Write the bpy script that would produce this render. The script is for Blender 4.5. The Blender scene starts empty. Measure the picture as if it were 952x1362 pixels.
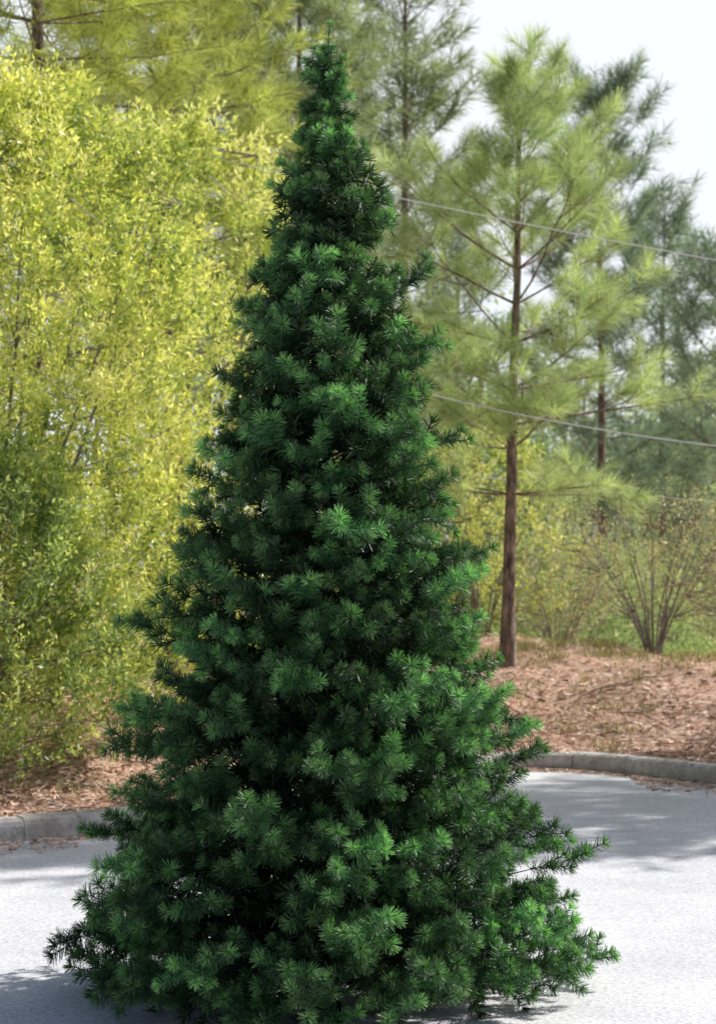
import bpy, math
import numpy as np
from mathutils import Vector
rng = np.random.default_rng(11)
scene = bpy.context.scene

# ------------------------------------------------------------ helpers
def unit(a):
    a = np.asarray(a, float)
    return a / np.maximum(np.linalg.norm(a, axis=-1, keepdims=True), 1e-9)

def quads_obj(name, V, tint, mat):
    V = np.asarray(V, np.float32); n = V.shape[0]
    me = bpy.data.meshes.new(name)
    me.vertices.add(4*n); me.vertices.foreach_set("co", V.reshape(-1))
    me.loops.add(4*n); me.loops.foreach_set("vertex_index", np.arange(4*n, dtype=np.int32))
    me.polygons.add(n)
    me.polygons.foreach_set("loop_start", np.arange(0, 4*n, 4, dtype=np.int32))
    me.update(calc_edges=True)
    at = me.attributes.new("tint", 'FLOAT_VECTOR', 'FACE')
    at.data.foreach_set("vector", np.asarray(tint, np.float32).reshape(-1))
    me.materials.append(mat)
    ob = bpy.data.objects.new(name, me); scene.collection.objects.link(ob)
    return ob

class Tubes:
    def __init__(s): s.v=[]; s.f=[]; s.n=0
    def add(s, pts, rad, seg=6):
        pts=np.asarray(pts,float); rad=np.asarray(rad,float); m=len(pts)
        d=np.gradient(pts,axis=0); d=unit(d)
        ref=np.array([0,0,1.0]) if abs(d[0,2])<0.8 else np.array([1.0,0,0])
        u=unit(np.cross(d,ref)); w=np.cross(d,u)
        a=np.linspace(0,2*np.pi,seg,endpoint=False)
        ring=pts[:,None,:]+rad[:,None,None]*(np.cos(a)[None,:,None]*u[:,None,:]+np.sin(a)[None,:,None]*w[:,None,:])
        s.v.append(ring.reshape(-1,3))
        i=np.arange(m-1)[:,None]*seg; j=np.arange(seg)[None,:]; k=(j+1)%seg
        f=np.stack([i+j,i+k,i+k+seg,i+j+seg],-1).reshape(-1,4)+s.n
        s.f.append(f); s.n+=m*seg
    def obj(s,name,mat):
        V=np.concatenate(s.v).astype(np.float32); F=np.concatenate(s.f).astype(np.int32)
        me=bpy.data.meshes.new(name)
        me.vertices.add(len(V)); me.vertices.foreach_set("co",V.reshape(-1))
        me.loops.add(F.size); me.loops.foreach_set("vertex_index",F.reshape(-1))
        me.polygons.add(len(F)); me.polygons.foreach_set("loop_start",np.arange(0,F.size,4,dtype=np.int32))
        me.polygons.foreach_set("use_smooth",np.ones(len(F),dtype=bool))
        me.update(calc_edges=True); me.materials.append(mat)
        ob=bpy.data.objects.new(name,me); scene.collection.objects.link(ob); return ob

def grid_obj(name,P,mat,smooth=True):
    ny,nx,_=P.shape
    idx=np.arange(ny*nx).reshape(ny,nx)
    F=np.stack([idx[:-1,:-1],idx[:-1,1:],idx[1:,1:],idx[1:,:-1]],-1).reshape(-1,4)
    me=bpy.data.meshes.new(name)
    me.from_pydata(P.reshape(-1,3).tolist(),[],F.tolist())
    if smooth: me.polygons.foreach_set("use_smooth",np.ones(len(F),dtype=bool))
    me.materials.append(mat)
    ob=bpy.data.objects.new(name,me); scene.collection.objects.link(ob); return ob

def group(name, kids):
    e=bpy.data.objects.new(name,None); e.empty_display_size=0.3
    scene.collection.objects.link(e)
    for k in kids: k.parent=e
    return e

def frame(D):
    r=np.where(np.abs(D[:,2:3])<0.85,np.array([[0,0,1.0]]),np.array([[1.0,0,0]]))
    U=unit(np.cross(D,r)); W=np.cross(D,U); return U,W

def needles(P0,D,L,k,nl,w,a_lo,a_hi,droop=0.0,taper=0.35,pw=0.8):
    m=len(P0); U,W=frame(D)
    t=rng.random((m,k))**pw
    ph=rng.random((m,k))*2*np.pi
    th=np.radians(a_hi+(a_lo-a_hi)*t**2.5 + rng.normal(0,9,(m,k)))
    th=np.where(t>0.9,np.radians(rng.uniform(4,a_hi,(m,k))),th)
    pos=P0[:,None]+D[:,None]*(L[:,None]*t)[...,None]
    dr=D[:,None]*np.cos(th)[...,None]+(U[:,None]*np.cos(ph)[...,None]+W[:,None]*np.sin(ph)[...,None])*np.sin(th)[...,None]
    dr=dr.reshape(-1,3); pos=pos.reshape(-1,3)
    dr[:,2]-=droop; dr=unit(dr)
    ln=(nl*rng.uniform(0.8,1.08,len(pos)))[:,None]
    side=unit(np.cross(dr,rng.normal(size=dr.shape)))*w*0.5
    tip=pos+dr*ln
    V=np.stack([pos-side,pos+side,tip+side*taper,tip-side*taper],1)
    return V,np.repeat(np.arange(m),k),t.reshape(-1)

def brush(P0,D,L,S,k,nl,w):
    """bottle-brush tip: even cylinder of needles closed by a hemisphere"""
    m=len(P0); U,W=frame(D)
    nc=int(k*0.68); nh=k-nc
    t=np.concatenate([(np.arange(nc)[None]+rng.random((m,nc)))/nc*0.97,np.full((m,nh),0.97)],1)
    ph=rng.random((m,k))*2*np.pi
    th=np.concatenate([np.radians(62+rng.normal(0,8,(m,nc))),np.radians(68*np.sqrt(rng.random((m,nh))))],1)
    pos=P0[:,None]+D[:,None]*(L[:,None]*t)[...,None]
    dr=D[:,None]*np.cos(th)[...,None]+(U[:,None]*np.cos(ph)[...,None]+W[:,None]*np.sin(ph)[...,None])*np.sin(th)[...,None]
    dr=dr.reshape(-1,3); pos=pos.reshape(-1,3)
    ln=(nl*np.repeat(S,k)*rng.uniform(0.8,1.08,len(pos)))[:,None]*(1-0.15*np.maximum(0,np.cos(th)).reshape(-1,1)*(t.reshape(-1,1)>.96))
    side=unit(np.cross(dr,rng.normal(size=dr.shape)))*w*0.5
    tip=pos+dr*ln
    V=np.stack([pos-side,pos+side,tip+side*.55,tip-side*.55],1)
    return V,np.repeat(np.arange(m),k),t.reshape(-1)

def leaves(pos,dr,ln,w):
    side=unit(np.cross(dr,rng.normal(size=dr.shape)))*(ln*w)[:,None]*0.5
    mid=pos+dr*(ln*0.5)[:,None]; tip=pos+dr*ln[:,None]
    return np.stack([pos,mid+side,tip,mid-side],1)

# ------------------------------------------------------------ materials
def newmat(name):
    m=bpy.data.materials.new(name); m.use_nodes=True; nt=m.node_tree; nt.nodes.clear()
    return m,nt,nt.nodes.new('ShaderNodeOutputMaterial')

def foliage_mat(name,transl=0.35,rough=0.5,spec=0.4,tcol=(1.25,1.3,0.6),simple=False):
    m,nt,out=newmat(name); N=nt.nodes; L=nt.links
    at=N.new('ShaderNodeAttribute'); at.attribute_name="tint"
    if simple:
        p=N.new('ShaderNodeBsdfDiffuse'); L.new(at.outputs['Vector'],p.inputs['Color'])
    else:
        p=N.new('ShaderNodeBsdfPrincipled'); p.inputs['Roughness'].default_value=rough
        p.inputs['Specular IOR Level'].default_value=spec
        L.new(at.outputs['Vector'],p.inputs['Base Color'])
    if transl>0:
        mu=N.new('ShaderNodeVectorMath'); mu.operation='MULTIPLY'; mu.inputs[1].default_value=tcol
        L.new(at.outputs['Vector'],mu.inputs[0])
        tr=N.new('ShaderNodeBsdfTranslucent'); L.new(mu.outputs[0],tr.inputs['Color'])
        mx=N.new('ShaderNodeMixShader'); mx.inputs[0].default_value=transl
        L.new(p.outputs[0],mx.inputs[1]); L.new(tr.outputs[0],mx.inputs[2]); L.new(mx.outputs[0],out.inputs[0])
    else: L.new(p.outputs[0],out.inputs[0])
    return m

def noise_mat(name,stops,scale=5,detail=6,rough=0.9,bump=0.0,bscale=40,stretch=(1,1,1),scale2=None,stops2=None,fac2=0.5,spec=0.3):
    m,nt,out=newmat(name); N=nt.nodes; L=nt.links
    tc=N.new('ShaderNodeTexCoord'); mp=N.new('ShaderNodeMapping'); mp.inputs['Scale'].default_value=stretch
    mp.inputs['Rotation'].default_value=(0.3,0.2,0.6) if stretch==(1,1,1) else (0,0,0)
    L.new(tc.outputs['Object'],mp.inputs[0])
    def layer(sc,st,det):
        nz=N.new('ShaderNodeTexNoise'); nz.inputs['Scale'].default_value=sc; nz.inputs['Detail'].default_value=det
        nz.inputs['Roughness'].default_value=0.65
        L.new(mp.outputs[0],nz.inputs['Vector'])
        cr=N.new('ShaderNodeValToRGB'); e=cr.color_ramp.elements
        e[0].position,e[0].color=st[0][0],(*st[0][1],1); e[1].position,e[1].color=st[-1][0],(*st[-1][1],1)
        for q in st[1:-1]:
            x=e.new(q[0]); x.color=(*q[1],1)
        L.new(nz.outputs[0],cr.inputs[0]); return cr.outputs[0]
    c=layer(scale,stops,detail)
    if scale2:
        c2=layer(scale2,stops2,4)
        mx=N.new('ShaderNodeMix'); mx.data_type='RGBA'; mx.blend_type='MULTIPLY'; mx.inputs[0].default_value=fac2
        L.new(c,mx.inputs[6]); L.new(c2,mx.inputs[7]); c=mx.outputs[2]
    p=N.new('ShaderNodeBsdfPrincipled'); p.inputs['Roughness'].default_value=rough
    p.inputs['Specular IOR Level'].default_value=spec
    L.new(c,p.inputs['Base Color'])
    if bump>0:
        nb=N.new('ShaderNodeTexNoise'); nb.inputs['Scale'].default_value=bscale; nb.inputs['Detail'].default_value=5
        L.new(mp.outputs[0],nb.inputs['Vector'])
        b=N.new('ShaderNodeBump'); b.inputs['Strength'].default_value=bump; b.inputs['Distance'].default_value=0.02
        L.new(nb.outputs[0],b.inputs['Height']); L.new(b.outputs[0],p.inputs['Normal'])
    L.new(p.outputs[0],out.inputs[0]); return m

M_asphalt=noise_mat("asphalt",[(0.32,(0.44,0.44,0.46)),(0.5,(0.66,0.66,0.685)),(0.68,(0.86,0.86,0.885))],scale=46,detail=9,
   bump=0.2,bscale=70,scale2=0.9,stops2=[(0.35,(0.80,0.81,0.83)),(0.62,(1,1,1))],fac2=0.8,rough=0.9)
M_ground=noise_mat("pine_straw_ground",[(0.3,(0.20,0.11,0.08)),(0.5,(0.56,0.36,0.27)),(0.7,(0.80,0.59,0.49))],scale=9,detail=8,
   bump=1.0,bscale=25,scale2=0.8,stops2=[(0.35,(0.6,0.62,0.5)),(0.6,(1,1,1))],fac2=0.6)
M_kerb=noise_mat("concrete",[(0.3,(0.40,0.38,0.36)),(0.7,(0.72,0.69,0.66))],scale=14,detail=6,bump=0.4,bscale=50,
   scale2=1.5,stops2=[(0.35,(0.55,0.52,0.48)),(0.6,(1,1,1))],fac2=0.7)
M_bark=noise_mat("pine_bark",[(0.35,(0.07,0.05,0.042)),(0.5,(0.19,0.14,0.115)),(0.68,(0.42,0.33,0.28))],scale=9,detail=6,bump=1.0,bscale=14,stretch=(2.2,2.2,0.6))
M_stem=noise_mat("shrub_bark",[(0.35,(0.15,0.13,0.11)),(0.65,(0.36,0.32,0.28))],scale=12,detail=4)
M_pvc=foliage_mat("pvc_needles",0.28,0.48,0.6,(1.1,1.4,0.6))
M_needle=foliage_mat("pine_needles",0.42,0.42,0.45,(1.2,1.25,0.7))
M_needle_far=foliage_mat("distant_pine_needles",0.40,tcol=(1.2,1.25,0.75),simple=True)
M_leaf=foliage_mat("leaves",0.48,0.38,0.6,(1.2,1.22,0.60))
M_dist=foliage_mat("distant_leaves",0.40,tcol=(1.1,1.2,0.8),simple=True)
M_litter=foliage_mat("dry_litter",0.0,simple=True)
M_metal=noise_mat("green_painted_steel",[(0.3,(0.012,0.03,0.018)),(0.7,(0.02,0.05,0.03))],scale=20,rough=0.5)
M_wire=noise_mat("cable_jacket",[(0.3,(0.6,0.6,0.61)),(0.7,(0.8,0.8,0.8))],scale=3,rough=0.5)

# ------------------------------------------------------------ terrain
kx=np.array([-90,-12,-6,-2.54,-1.74,-0.5,0.6,1.4,2.2,3.17,5,8,14,90.])
ky=np.array([12,13.0,14.2,15.5,16,17.5,19.6,21.0,20.8,19.5,17.4,15.6,14.5,13.])
xs=np.arange(-90,90.001,0.1); yy=np.interp(xs,kx,ky)
kern=np.hanning(13); kern/=kern.sum()
yy=np.convolve(np.pad(yy,6,mode='edge'),kern,'valid')
def K(x): return np.interp(x,xs,yy)
def sst(a,b,t):
    q=np.clip((t-a)/(b-a),0,1); return q*q*(3-2*q)
def bumpy(x,y):
    return 0.05*np.sin(1.3*x+0.6*y)+0.035*np.sin(2.9*x-1.7*y+1)+0.02*np.sin(5.1*x+4.3*y)
def H(x,y):
    x=np.asarray(x,float); y=np.asarray(y,float); t=y-K(x)
    crest=0.78-0.07*np.clip(x-2.0,0,5)
    h=0.13+crest*sst(0.0,5.5,t)-3.2*sst(7.0,30,t)+bumpy(x,y)*sst(0.3,2,t)
    return np.where(t<0.05,-0.08,h)
gx=np.concatenate([np.linspace(-400,-14,24),np.arange(-13,13,0.2),np.linspace(13.2,400,24)])
gt=np.concatenate([[-150,-40,-10,-2,-0.3,0.0],np.arange(0.1,9,0.25),np.linspace(9.5,40,30),np.array([60,100,200,400,900])])
X,T=np.meshgrid(gx,gt); Y=K(X)+T
Z=np.where(T<0.05,-0.08,H(X,Y))
grid_obj("ground",np.stack([X,Y,Z],-1),M_ground)
ax=np.concatenate([np.linspace(-90,-10,20),np.arange(-9.5,9.6,0.15),np.linspace(10,90,20)])
top=K(ax)+0.06
P=np.zeros((14,len(ax),3))
for i,f in enumerate(np.linspace(0,1,14)):
    P[i,:,0]=ax; P[i,:,1]=-25+(top+25)*f
grid_obj("asphalt_parking_lot",P,M_asphalt)
sx=np.arange(-14,14,0.05); py=K(sx); pts=np.stack([sx,py],1)
seg=np.r_[0,np.cumsum(np.linalg.norm(np.diff(pts,axis=0),axis=1))]
tan=unit(np.gradient(pts,axis=0)); nor=np.stack([-tan[:,1],tan[:,0]],1)
prof=[(-0.01,-0.05),(0.0,0.10),(0.012,0.132),(0.04,0.15),(0.17,0.155),(0.19,0.145),(0.20,0.0)]
tl=seg[-1]; a=0.0
Vk=[];Fk=[]
while a<tl-0.5:
    b=min(a+2.4,tl); s=np.linspace(a+0.006,b-0.006,14)
    px=np.interp(s,seg,pts[:,0]); pyy=np.interp(s,seg,pts[:,1])
    nx=np.interp(s,seg,nor[:,0]); ny=np.interp(s,seg,nor[:,1]); l=np.hypot(nx,ny); nx/=l; ny/=l
    jz=rng.normal(0,0.008); jo=rng.normal(0,0.010); base=len(Vk)
    for i in range(14):
        for (o,z) in prof:
            Vk.append((px[i]+nx[i]*(o+jo),pyy[i]+ny[i]*(o+jo),z+(jz if z>0.05 else 0)))
    n=len(prof)
    for i in range(13):
        for j in range(n-1):
            q=base+i*n+j; Fk.append((q,q+1,q+1+n,q+n))
    Fk.append(tuple(base+j for j in range(n))); Fk.append(tuple(base+13*n+j for j in reversed(range(n))))
    a=b
me=bpy.data.meshes.new("kerb"); me.from_pydata(Vk,[],Fk); me.materials.append(M_kerb)
scene.collection.objects.link(bpy.data.objects.new("kerb",me))

# ------------------------------------------------------------ litter + grass
n=60000
x=rng.uniform(-6,7,n); t=rng.exponential(3.2,n)+0.1; t=np.where(t>10,rng.uniform(0.1,8,n),t); y=K(x)+t
ns=13000
x2=np.r_[rng.uniform(-5,6,8000),rng.normal(2.2,0.35,5000)]; t2=-np.abs(rng.normal(0,0.35,ns))*(0.25+0.75*(np.sin(x2*2.1+1.0)>0)); t2=np.where(x2>1.3,t2*1.5,t2); y2=K(x2)+t2
x=np.r_[x,x2]; y=np.r_[y,y2]; z=np.r_[H(x[:n],y[:n])+0.012,np.full(ns,0.008)]
N_=len(x)
az=rng.uniform(0,2*np.pi,N_); el=rng.normal(0.08,0.16,N_); el[n:]*=0.2
d=np.stack([np.cos(az)*np.cos(el),np.sin(az)*np.cos(el),np.abs(np.sin(el))],1)
ln=rng.uniform(0.03,0.12,N_); ln[n:]*=0.6
wd=np.where(rng.random(N_)<0.25,0.026,0.007)
up=np.array([0,0,1.0]); side=unit(np.cross(d,up+rng.normal(0,0.35,(N_,3))))*wd[:,None]*0.5
p0=np.stack([x,y,z],1); p1=p0+d*ln[:,None]
pal=np.array([[0.80,0.55,0.43],[0.64,0.41,0.30],[0.90,0.75,0.63],[0.24,0.14,0.10],[0.85,0.63,0.49]])
c=pal[rng.integers(0,5,N_)]*rng.uniform(0.75,1.08,(N_,1))
quads_obj("pine_straw_litter",np.stack([p0-side,p0+side,p1+side*0.5,p1-side*0.5],1),c,M_litter)
nt_=800
cx=rng.uniform(-7,9,nt_); ct=rng.choice([0,1],nt_,p=[.2,.8]); tt=np.where(ct==1,rng.normal(6.3,1.0,nt_),rng.uniform(0.3,5,nt_)); cy=K(cx)+tt
kk=26
bx=np.repeat(cx,kk)+rng.normal(0,0.07,nt_*kk); by=np.repeat(cy,kk)+rng.normal(0,0.07,nt_*kk)
P0=np.stack([bx,by,H(bx,by)],1); d=unit(np.stack([rng.normal(0,0.45,len(bx)),rng.normal(0,0.45,len(bx)),np.ones(len(bx))],1))
ln=rng.uniform(0.05,0.15,len(bx)); side=unit(np.cross(d,rng.normal(size=d.shape)))*0.005
P1=P0+d*ln[:,None]
gc=np.array([0.36,0.40,0.13])*rng.uniform(0.6,1.3,(len(bx),1)); dry=rng.random(len(bx))<0.45; gc[dry]=np.array([0.62,0.52,0.30])
quads_obj("grass_tufts",np.stack([P0-side,P0+side,P1+side*.2,P1-side*.2],1),gc,M_litter)
# fallen twigs on the bank
tw_=Tubes()
for q in range(60):
    x0=rng.uniform(-4,5); t0=rng.uniform(.3,5); y0=K(x0)+t0; a=rng.random()*6.28; l=rng.uniform(.2,.7)
    x1,y1=x0+math.cos(a)*l,y0+math.sin(a)*l
    if y1-K(x1)<0.3: continue
    z0_,z1_=float(H(x0,y0)),float(H(x1,y1)); mid=[(x0+x1)/2+rng.normal(0,.04),(y0+y1)/2,(z0_+z1_)/2+.05]
    tw_.add([[x0,y0,z0_+.01],mid,[x1,y1,z1_+.02]],[.009,.007,.003],4)
tw_.obj("fallen_twigs",M_bark)

# ------------------------------------------------------------ christmas tree
def christmas_tree(cx,cy):
    zz=np.array([0.0,0.1,.45,.79,1.13,1.48,1.82,2.17,2.51,2.86,3.2,3.55,3.9,4.15,4.35])
    rr=np.array([1.36,1.35,1.22,1.14,1.01,.90,.83,.73,.66,.57,.49,.40,.28,.18,.06])
    wood=Tubes(); TP=[];TD=[];TL=[];TC=[];TS=[]
    def tip(p,d,l,c,s=1.0): TP.append(p);TD.append(unit(d));TL.append(l);TC.append(c);TS.append(s)
    Zu=np.array([0,0,1.])
    z=0.10
    while z<4.2:
        R0=np.interp(z,zz,rr)
        nb=max(6,int(2*np.pi*R0/0.29)); off=rng.random()*6.28
        for b in range(nb):
            a=off+2*np.pi*(b+rng.uniform(-.4,.4))/nb
            zb=max(z+rng.normal(0,0.06),0.08)
            R=R0*rng.uniform(0.74,1.03)+(rng.uniform(.08,.16)*min(1,R0+.2) if rng.random()<0.17 else 0)
            R*=1+0.06*math.sin(3*a+z*2.3)+0.04*math.sin(7*a-z*5)
            e=math.radians(np.interp(z,[0,0.5,2,3.5,4.3],[-3,8,14,26,50])+rng.normal(0,6))
            out=np.array([math.cos(a),math.sin(a),0]); lat=np.array([-math.sin(a),math.cos(a),0])
            bd=unit(out*math.cos(e)+Zu*math.sin(e))
            z0=max(0.1,zb-R*math.tan(e)*0.8)
            s0=np.array([cx,cy,z0]); Lb=(R-0.17)/math.cos(e)
            mid=s0+bd*Lb*0.55+np.array([0,0,-0.015]); end=s0+bd*Lb; end[2]=max(end[2],0.06)
            wood.add([s0,mid,end],[0.005,0.004,0.002],3)
            tone=float(np.clip(np.exp(rng.normal(-.06,.38)),.45,2.0)); big=rng.uniform(.82,1.15)*(1 if R>.3 else .8)
            lift=rng.normal(0.10,.22)
            tip(end-bd*0.03,bd+lat*rng.normal(0,.28)+Zu*lift,rng.uniform(.13,.18),tone,big*1.02)
            for j in range(3 if R>0.45 else 2):
                s=Lb-0.01-0.115*(j+rng.uniform(-.2,.3))
                for sg in (-1,1):
                    if j==2 and rng.random()<.5: continue
                    p=s0+bd*max(s,0.05); p[2]=max(p[2],0.07)
                    dd=bd*rng.uniform(.5,1.0)+lat*sg*rng.uniform(.4,.95)+Zu*rng.normal(0.15,.42)
                    tip(p,dd,rng.uniform(.10,.165)*(1 if R>.3 else .8),tone*rng.uniform(.8,1.15)*(1-.15*j),big)
            if R>0.3:
                for q in range(5 if z<1.4 else 4):
                    p=s0+bd*Lb*rng.uniform(.15,.78); p[2]=max(p[2],0.08)
                    tip(p,bd+lat*rng.normal(0,1.)+Zu*rng.normal(0.0,.8),.2,.30,1.2)  # inner tips get a darker tone: the tree's interior shade painted into their colour
        z+=0.138 if z<3.6 else 0.1
    for q in range(34):
        h=rng.uniform(3.9,4.27); a=rng.random()*6.28
        tip(np.array([cx,cy,h]),np.array([math.cos(a),math.sin(a),rng.uniform(.5,1.5)]),rng.uniform(.07,.12),1,.72)
    for q in range(4): tip(np.array([cx,cy,4.24]),np.array([rng.normal(0,.25),rng.normal(0,.25),1.]),.14,1.05,.65)
    tip(np.array([cx,cy,4.29]),np.array([0.05,0,1.]),.2,1.1,.55)
    P_=np.array(TP);D_=np.array(TD);L_=np.array(TL);C_=np.array(TC);S_=np.array(TS)
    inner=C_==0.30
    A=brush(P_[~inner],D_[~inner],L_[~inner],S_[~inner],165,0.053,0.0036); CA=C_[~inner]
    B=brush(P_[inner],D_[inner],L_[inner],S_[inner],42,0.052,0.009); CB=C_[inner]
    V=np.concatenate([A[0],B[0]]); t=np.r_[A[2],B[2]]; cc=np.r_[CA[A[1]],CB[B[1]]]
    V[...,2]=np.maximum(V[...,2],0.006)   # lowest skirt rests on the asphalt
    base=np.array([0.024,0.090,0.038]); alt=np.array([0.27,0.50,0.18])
    mixf=np.clip(rng.random(len(V))*0.22+0.08*t+0.72*(t>0.93)*rng.random(len(V)),0,1)[:,None]  # random green mix, plus lit highlights painted onto the brush ends
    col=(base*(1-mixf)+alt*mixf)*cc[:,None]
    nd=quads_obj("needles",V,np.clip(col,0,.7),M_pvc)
    for p,dv,l in zip(TP,TD,TL): wood.add([p,p+dv*l*0.9],[0.0025,0.0016],3)
    wd=wood.obj("branches",M_metal)
    pole=Tubes(); pole.add([[cx,cy,0.05],[cx,cy,2],[cx,cy,4.25]],[0.025,0.022,0.012],12); po=pole.obj("pole",M_metal)
    st=Tubes()
    st.add([[cx,cy,0.04],[cx,cy,0.34]],[0.034,0.034],12)
    for q in range(4):
        a=q*math.pi/2+0.2
        c_,s_=math.cos(a),math.sin(a)
        st.add([[cx+.03*c_,cy+.03*s_,.30],[cx+.12*c_,cy+.12*s_,.2],[cx+.30*c_,cy+.30*s_,.03],[cx+.36*c_,cy+.36*s_,.015]],[.012]*4,8)
    so=st.obj("stand",M_metal)
    group("christmas_tree",[nd,wd,po,so])
    print("tips",len(TP),"quads",len(V))
christmas_tree(-0.14,10.0)

# ------------------------------------------------------------ pines
def pine(x,y,Ht,crown0,prof,nwh,nper,nl,w,k,cA,cB,name="pine_tree",tr=0.08,lean=(0,0),subs=6,tuft=0.3,e_lo=15,e_hi=55,mat=None,droop=0.05,sublen=0.45,gap=0.0,bt=1.0):
    z0=float(H(x,y))-0.05; wood=Tubes()
    tn=10; f=np.linspace(0,1,tn)
    wob=np.cumsum(rng.normal(0,0.02,(tn,2)),0)*Ht/8
    tp=np.stack([x+lean[0]*f+wob[:,0]*f*(1-f)*2,y+lean[1]*f+wob[:,1]*f,z0+Ht*f],1)
    trd=tr*(1-f)**0.8+0.010; trd[0]*=1.3
    wood.add(tp,trd,10)
    pf=np.array([p[0] for p in prof]); pr=np.array([p[1] for p in prof])
    SP=[];SD=[];SL=[]
    for wv in range(nwh):
        fz=crown0+(0.97-crown0)*(wv+rng.uniform(-.2,.2))/(nwh-1); fz=min(max(fz,crown0*0.9),0.975)
        c=np.array([np.interp(fz,f,tp[:,i]) for i in range(3)])
        off=rng.random()*6.28
        for b in range(nper):
            if rng.random()<gap: continue
            a=off+2*np.pi*(b+rng.uniform(-.3,.3))/nper
            R=np.interp(fz,pf,pr)*rng.uniform(.6,1.12)
            e=math.radians(np.interp(fz,[crown0,1],[e_lo,e_hi])+rng.normal(0,7))
            out=np.array([math.cos(a),math.sin(a),0]); lat=np.array([-math.sin(a),math.cos(a),0])
            m=6; s=np.linspace(0,1,m)
            L=R/max(math.cos(e),.5)
            rise=math.sin(e)*(s*0.75+0.25*s**2)*L
            pts=c+out*(math.cos(e)*s*L)[:,None]+np.array([0,0,1.])*rise[:,None]+np.cumsum(rng.normal(0,.02*L,(m,3)),0)*s[:,None]
            pts[0]=c
            br=(0.006+0.008*L)*bt
            wood.add(pts,br*(1-s*0.8),4)
            ed=unit(pts[-1]-pts[-2])
            SP.append(pts[-1]-ed*tuft*.5);SD.append(ed);SL.append(tuft)
            ns_=max(2,int(subs*min(1,L/1.2+.3)))
            for q in range(ns_):
                ss=rng.uniform(.22,.95); p=np.array([np.interp(ss,s,pts[:,i]) for i in range(3)])
                sg=1 if q%2 else -1
                dd=unit(ed*rng.uniform(.4,1.)+lat*sg*rng.uniform(.3,1.1)+np.array([0,0,rng.normal(.22,.32)]))
                l=sublen*L**0.6*rng.uniform(.4,1.1)*(1.25-ss*.6)
                wood.add([p,p+dd*l*.5,p+dd*l+np.array([0,0,.04*l])],[br*.35,br*.25,br*.15],3)
                SP.append(p+dd*max(0,l-tuft));SD.append(unit(dd+np.array([0,0,.12])));SL.append(tuft)
                if l>tuft*1.3:
                    d2=unit(dd-lat*sg*.6+rng.normal(0,.25,3)); p2=p+dd*l*.5
                    SP.append(p2);SD.append(d2);SL.append(tuft*.9)
    SP.append(tp[-1]-np.array([0,0,tuft]));SD.append(np.array([0,0,1.]));SL.append(tuft*1.3)
    SP=np.array(SP);SD=np.array(SD);SL=np.array(SL)
    V,idx,t=needles(SP,SD,SL,k,nl,w,12,62,droop)
    tc=rng.uniform(.65,1.3,len(SP))[idx][:,None]; mf=rng.random((len(V),1))*.5+.5*rng.random(len(SP))[idx][:,None]
    col=np.clip((np.array(cA)*(1-mf)+np.array(cB)*mf)*tc,0,.85)
    o1=quads_obj("needles",V,col,mat or M_needle); o2=wood.obj("trunk_and_limbs",M_bark)
    group(name,[o2,o1])

def PX(px,d): return (px-476)/2900*d
F_=M_needle_far
yA=(0.30,0.38,0.12); yB=(0.64,0.68,0.26)
pine(PX(674,25),25,6.85,0.30,[(0,1.4),(.3,1.6),(.45,2.15),(.6,1.85),(.72,1.25),(.84,.7),(.93,.36),(1,.15)],12,5,0.20,0.0052,92,(0.27,0.38,0.20),(0.66,0.74,0.42),tr=0.075,lean=(PX(690,25)-PX(674,25),0),subs=8,tuft=.28,e_lo=4,e_hi=60,sublen=.5,bt=.8,gap=.06)
gA=(0.20,0.27,0.18); gB=(0.48,0.55,0.34)
bA=(0.18,0.26,0.23); bB=(0.36,0.46,0.37)
pine(PX(540,44),44,17,0.30,[(0,2),(.3,1.7),(.6,1.7),(.85,1.2),(1,.4)],18,5,0.32,0.016,38,gA,gB,tr=.13,subs=9,tuft=.5,bt=.8,mat=F_)
pine(PX(800,52),52,15.6,0.35,[(0,2),(.35,2.4),(.6,2.4),(.8,1.8),(1,.5)],15,5,0.34,0.018,36,bA,bB,tr=.14,subs=9,tuft=.5,gap=.08,bt=.8,mat=F_)
pine(PX(610,58),58,14.0,0.35,[(0,2),(.35,2.2),(.6,2.0),(.8,1.4),(1,.3)],13,5,0.36,0.02,30,bA,bB,tr=.14,subs=7,tuft=.55,gap=.2,bt=.8,mat=F_)
pine(PX(885,56),56,13.6,0.35,[(0,2),(.35,2.6),(.6,2.3),(.8,1.7),(1,.4)],13,5,0.36,0.02,30,bA,bB,tr=.14,subs=7,tuft=.55,gap=.15,bt=.8,mat=F_)
pine(PX(970,50),50,11.5,0.3,[(0,2),(.35,2.4),(.6,2.3),(.8,1.7),(1,.4)],12,5,0.34,0.02,28,bA,bB,tr=.14,subs=7,tuft=.55,gap=.15,bt=.8,mat=F_)
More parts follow.
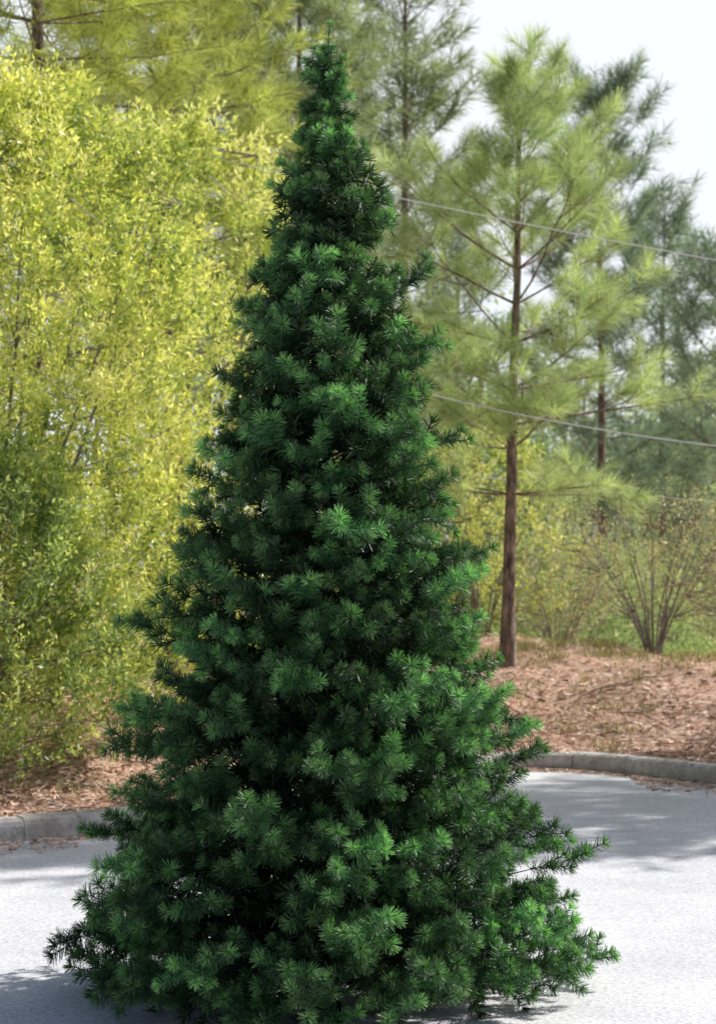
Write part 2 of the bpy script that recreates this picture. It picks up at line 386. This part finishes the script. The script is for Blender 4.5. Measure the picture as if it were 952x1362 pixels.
# upper left pines
pine(PX(232,30),30,13,0.44,[(0,2),(.4,2.1),(.6,2.2),(.85,1.6),(1,.4)],16,5,0.26,0.011,50,yA,yB,tr=.13,subs=10,tuft=.42,e_lo=-5,e_hi=45,bt=.7,mat=F_)
pine(PX(50,25),25,12,0.48,[(0,2),(.4,2.3),(.6,2.4),(.85,1.6),(1,.4)],15,6,0.24,0.010,50,yA,(0.68,0.70,0.24),tr=.13,subs=10,tuft=.4,e_lo=-8,e_hi=45,bt=.7,mat=F_)
pine(PX(400,38),38,15,0.45,[(0,2),(.4,2.1),(.6,2.2),(.85,1.6),(1,.4)],14,6,0.32,0.016,38,gA,gB,tr=.14,subs=10,tuft=.48,e_lo=0,bt=.7,mat=F_)
pine(PX(150,42),42,16,0.50,[(0,2),(.4,2.6),(.6,2.8),(.85,1.8),(1,.4)],12,6,0.34,0.018,34,gA,gB,tr=.14,subs=10,tuft=.5,e_lo=0,bt=.7,mat=F_)
pine(PX(310,46),46,17,0.50,[(0,2),(.4,2.6),(.6,2.6),(.85,1.8),(1,.4)],12,6,0.34,0.018,34,gA,gB,tr=.14,subs=10,tuft=.5,e_lo=0,bt=.7,mat=F_)
# pines beyond the right edge of the view, whose shade falls on the lot
pine(8.2,19.4,11.3,0.38,[(0,2),(.35,2.0),(.6,2.0),(.85,1.3),(1,.4)],13,6,0.28,0.026,26,yA,yB,tr=.16,subs=9,tuft=.5,bt=1.4,mat=F_)
pine(12.0,23.0,13,0.42,[(0,2),(.4,2.2),(.6,2.2),(.85,1.3),(1,.4)],11,6,0.28,0.03,20,yA,yB,tr=.16,subs=8,tuft=.5,bt=1.4,mat=F_)

# ------------------------------------------------------------ broadleaf shrubs
def shrub(x,y,rx,ry,Ht,ntw,k,leaf,cols,name,stems=7,lw=0.38,tw=0.45,bot=0.08,mat=None,shell=0.55,flare=0.5,vase=False,cut=0):
    z0=float(H(x,y))-0.03; wood=Tubes(); c0=np.array([x,y,z0])
    u=rng.random(ntw); zz=bot+(1-bot)*u**0.9
    a=rng.random(ntw)*6.28
    prof=np.interp(zz,[0,.15,.4,.7,.9,1.0],[.80,.95,1,.92,.62,.2]) if not vase else np.interp(zz,[0,.2,.5,.75,.92,1.0],[.15,.45,.85,1,.8,.35])
    lob=1+.14*np.sin(3*a+zz*7)+.10*np.sin(5*a-zz*13+1)+.09*np.sin(9*a+zz*21)
    rad=prof*lob*(shell+(1-shell)*rng.random(ntw)**.5)*np.where(rng.random(ntw)<.25,rng.random(ntw),1)
    C=np.stack([x+np.cos(a)*rad*rx,y+np.sin(a)*rad*ry,z0+zz*Ht],1)
    C[:,2]=np.maximum(C[:,2],np.maximum(H(C[:,0],C[:,1]),0)+.08)
    D=unit(np.stack([np.cos(a)*flare,np.sin(a)*flare,np.full(ntw,.75)],1)+rng.normal(0,.38,(ntw,3)))
    S=[]
    for s in range(stems):
        aa=2*np.pi*s/stems+rng.normal(0,.3); h=rng.uniform(.7,.95)*Ht; ro=rng.uniform(.25,.75)
        q=np.linspace(0,1,7)
        p=c0+np.stack([np.cos(aa)*rx*ro*q**1.3+.07*math.cos(aa),np.sin(aa)*ry*ro*q**1.3+.07*math.sin(aa),h*q],1)+np.cumsum(rng.normal(0,.03,(7,3)),0)*q[:,None]
        wood.add(p,(.008+.004*Ht)*(1-q*.8),6); S.append(p)
    S=np.concatenate(S)
    for i in range(0,ntw,3):
        tgt=C[i]; dd=np.linalg.norm(S-tgt,axis=1)+2.0*np.maximum(0,S[:,2]-tgt[2]+.1); j=np.argmin(dd); b=S[j]
        if np.linalg.norm(b-tgt)>1.1: wood.add([tgt,tgt+D[i]*tw*.8],[.004,.002],3); continue
        m=(b+tgt)/2+np.array([0,0,-.06*np.linalg.norm(tgt-b)])+rng.normal(0,.03,3)
        wood.add([b,m,tgt,tgt+D[i]*tw*.8],[.008,.006,.004,.002],3)
    t=rng.random((ntw,k)); ln=(tw*rng.uniform(.6,1.2,ntw))
    pos=(C[:,None]+D[:,None]*(t*ln[:,None])[...,None]+rng.normal(0,.035*tw/.45,(ntw,k,3))).reshape(-1,3)
    dr=unit((D[:,None]*.7+rng.normal(0,.6,(ntw,k,3))).reshape(-1,3))
    l=leaf*rng.uniform(.6,1.15,len(pos))
    V=leaves(pos,dr,l,lw)
    # slow variation over the crown: greener and yellower patches
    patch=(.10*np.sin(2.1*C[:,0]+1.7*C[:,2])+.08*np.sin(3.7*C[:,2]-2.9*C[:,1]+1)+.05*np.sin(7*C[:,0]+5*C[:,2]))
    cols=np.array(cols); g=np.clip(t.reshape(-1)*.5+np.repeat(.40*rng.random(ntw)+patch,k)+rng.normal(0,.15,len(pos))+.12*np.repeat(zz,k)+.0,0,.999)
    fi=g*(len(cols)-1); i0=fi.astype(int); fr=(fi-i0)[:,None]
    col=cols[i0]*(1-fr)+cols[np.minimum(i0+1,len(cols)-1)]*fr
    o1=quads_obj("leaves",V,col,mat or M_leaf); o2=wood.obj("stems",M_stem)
    group(name,[o2,o1])
YG=[(0.12,0.20,0.06),(0.40,0.49,0.14),(0.76,0.77,0.26),(0.92,0.88,0.46)]
YD=[(0.10,0.17,0.06),(0.26,0.37,0.12),(0.52,0.59,0.22),(0.80,0.79,0.38)]
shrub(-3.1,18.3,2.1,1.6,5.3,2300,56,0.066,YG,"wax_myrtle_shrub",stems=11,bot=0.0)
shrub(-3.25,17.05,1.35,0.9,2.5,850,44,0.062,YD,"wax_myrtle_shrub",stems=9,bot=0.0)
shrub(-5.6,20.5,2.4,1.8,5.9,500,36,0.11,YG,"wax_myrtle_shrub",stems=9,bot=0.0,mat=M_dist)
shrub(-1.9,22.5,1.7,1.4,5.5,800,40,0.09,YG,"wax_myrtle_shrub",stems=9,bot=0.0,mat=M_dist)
GG=[(0.16,0.25,0.12),(0.32,0.45,0.21),(0.50,0.60,0.30),(0.68,0.72,0.42)]
BR=[(0.30,0.29,0.20),(0.44,0.43,0.28),(0.60,0.58,0.42)]
shrub(PX(868,27),27,1.25,0.9,1.9,480,13,0.042,BR,"bare_stemmed_shrub",stems=20,bot=.25,flare=.7,vase=True)
shrub(PX(1000,28),28,1.2,0.9,2.1,400,14,0.045,BR,"bare_stemmed_shrub",stems=14,bot=.25,flare=.7,vase=True)
shrub(PX(742,31),31,0.9,0.8,1.6,360,12,0.045,BR,"bare_stemmed_shrub",stems=14,bot=.2,flare=.7,vase=True)
shrub(PX(740,36),36,1.3,1.0,2.6,380,26,0.09,GG,"understory_shrub",stems=9,mat=M_dist)
shrub(PX(640,31),31,1.2,1.0,3.0,400,26,0.08,YG,"understory_shrub",stems=9,mat=M_dist)
shrub(PX(820,38),38,1.6,1.0,3.2,440,26,0.095,GG,"understory_shrub",stems=9,mat=M_dist)
shrub(PX(930,40),40,1.8,1.2,3.8,440,26,0.095,GG,"understory_shrub",stems=9,mat=M_dist)

# ------------------------------------------------------------ distant woodland (one mass)
LV=[];LC=[];wood=Tubes()
for i in range(38):
    d=rng.uniform(55,110); px=rng.uniform(350,1150); 
    if i<8: px=rng.uniform(-200,350)
    x=PX(px,d); y=d
    tpx=np.interp(px,[0,500,620,760,900,1000],[150,330,400,430,440,380])+rng.uniform(-20,200)
    zt=2.03+(740-tpx)/2900*d; zb=-3.1; hh=zt-zb
    wood.add([[x,y,zb],[x+rng.normal(0,.3),y,zb+hh*.5],[x+rng.normal(0,.5),y,zt-1]],[.2,.14,.04],6)
    nc=46; aa=rng.random(nc)*6.28; q=rng.uniform(.15,1,nc); rr_=hh*.22*np.interp(q,[.1,.4,.8,1],[.9,1,.75,.2])*rng.random(nc)**.4
    C=np.stack([x+np.cos(aa)*rr_,y+np.sin(aa)*rr_,zb+q*hh-.4],1)
    for cidx in range(0,nc,3): wood.add([[x,y,C[cidx,2]-1.2],C[cidx]],[.05,.02],4)
    kk=80
    pos=(C[:,None]+rng.normal(0,1,(nc,kk,3))*np.array([.62,.62,.36])).reshape(-1,3)
    V=leaves(pos,unit(rng.normal(size=pos.shape)),rng.uniform(.13,.27,len(pos)),.55)
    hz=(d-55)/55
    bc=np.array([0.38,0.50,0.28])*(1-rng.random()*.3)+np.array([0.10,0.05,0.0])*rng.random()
    bc=bc*(1-.5*hz)+np.array([0.54,0.62,0.61])*.5*hz  # aerial haze painted into the leaf colour, paler and bluer with distance
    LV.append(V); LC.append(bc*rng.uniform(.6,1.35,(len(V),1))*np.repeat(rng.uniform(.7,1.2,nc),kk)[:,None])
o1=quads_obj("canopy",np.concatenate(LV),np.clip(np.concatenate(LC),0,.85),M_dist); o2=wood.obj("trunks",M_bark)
group("distant_trees",[o1,o2])

# ------------------------------------------------------------ overhead cables
def cable(pxa,ya,pxb,yb,d,sag,r):
    A=np.array([PX(pxa,d),d,2.03+(740-ya)/2900*d]); B=np.array([PX(pxb,d),d,2.03+(740-yb)/2900*d])
    s=np.linspace(-1.2,2.2,40); P=A+(B-A)*s[:,None]; P[:,2]-=sag*4*(s*(1-s)).clip(-9,1)
    tb=Tubes(); tb.add(P,np.full(40,r),6); return tb.obj("overhead_cable",M_wire)
cable(275,206,952,345,22.4,0.03,.007)
cable(610,630,952,668,28,0.02,.006)
cable(780,568,952,593,23.2,0.01,.008)

# ------------------------------------------------------------ light, sky, camera
elev,azim=math.radians(46),math.radians(66)
sd=Vector((math.sin(azim)*math.cos(elev),math.cos(azim)*math.cos(elev),math.sin(elev)))
sun=bpy.data.lights.new("sun",'SUN'); sun.energy=5.0; sun.angle=math.radians(.5); sun.color=(1,.97,.91)
so=bpy.data.objects.new("sun",sun); so.rotation_euler=(-sd).to_track_quat('-Z','Y').to_euler(); so.location=sd*60
scene.collection.objects.link(so)
w=bpy.data.worlds.new("World"); scene.world=w; w.use_nodes=True; nt=w.node_tree
N=nt.nodes; L=nt.links
bg=N.get('Background') or N.new('ShaderNodeBackground')
sk=N.new('ShaderNodeTexSky'); sk.sky_type='NISHITA'; sk.sun_disc=False
sk.sun_elevation=elev; sk.sun_rotation=azim; sk.dust_density=3; sk.air_density=1.0; sk.ozone_density=1.0
# bright low haze on the sun's side of the sky, thinning with elevation
geo=N.new('ShaderNodeTexCoord'); sep=N.new('ShaderNodeSeparateXYZ'); L.new(geo.outputs['Generated'],sep.inputs[0])
mr=N.new('ShaderNodeMapRange'); mr.interpolation_type='SMOOTHSTEP'
mr.inputs['From Min'].default_value=0.25; mr.inputs['From Max'].default_value=0.5; mr.inputs['To Min'].default_value=0.97; mr.inputs['To Max'].default_value=0.0
L.new(sep.outputs['Z'],mr.inputs['Value'])
dt=N.new('ShaderNodeVectorMath'); dt.operation='DOT_PRODUCT'; dt.inputs[1].default_value=(0.45,0.89,0)
L.new(geo.outputs['Generated'],dt.inputs[0])
m2=N.new('ShaderNodeMapRange'); m2.interpolation_type='SMOOTHSTEP'; m2.inputs['From Min'].default_value=-0.2; m2.inputs['From Max'].default_value=0.7
L.new(dt.outputs['Value'],m2.inputs['Value'])
mm=N.new('ShaderNodeMath'); mm.operation='MULTIPLY'; L.new(mr.outputs[0],mm.inputs[0]); L.new(m2.outputs[0],mm.inputs[1])
mx=N.new('ShaderNodeMix'); mx.data_type='RGBA'; L.new(mm.outputs[0],mx.inputs[0]); L.new(sk.outputs[0],mx.inputs[6])
mx.inputs[7].default_value=(9.4,9.8,10.4,1)
L.new(mx.outputs[2],bg.inputs[0]); bg.inputs[1].default_value=0.105
cam=bpy.data.cameras.new("camera"); co=bpy.data.objects.new("camera",cam); scene.collection.objects.link(co)
cam.sensor_fit='VERTICAL'; cam.sensor_height=24; cam.sensor_width=24; cam.lens=2900/1362*24; cam.clip_end=3000
co.location=(0,0,2.03); co.rotation_euler=(math.radians(90+1.166),0,0)
cam.dof.use_dof=True; cam.dof.focus_distance=9.2; cam.dof.aperture_fstop=3.2
scene.camera=co
scene.view_settings.view_transform='Standard'; scene.view_settings.look='None'; scene.view_settings.exposure=0
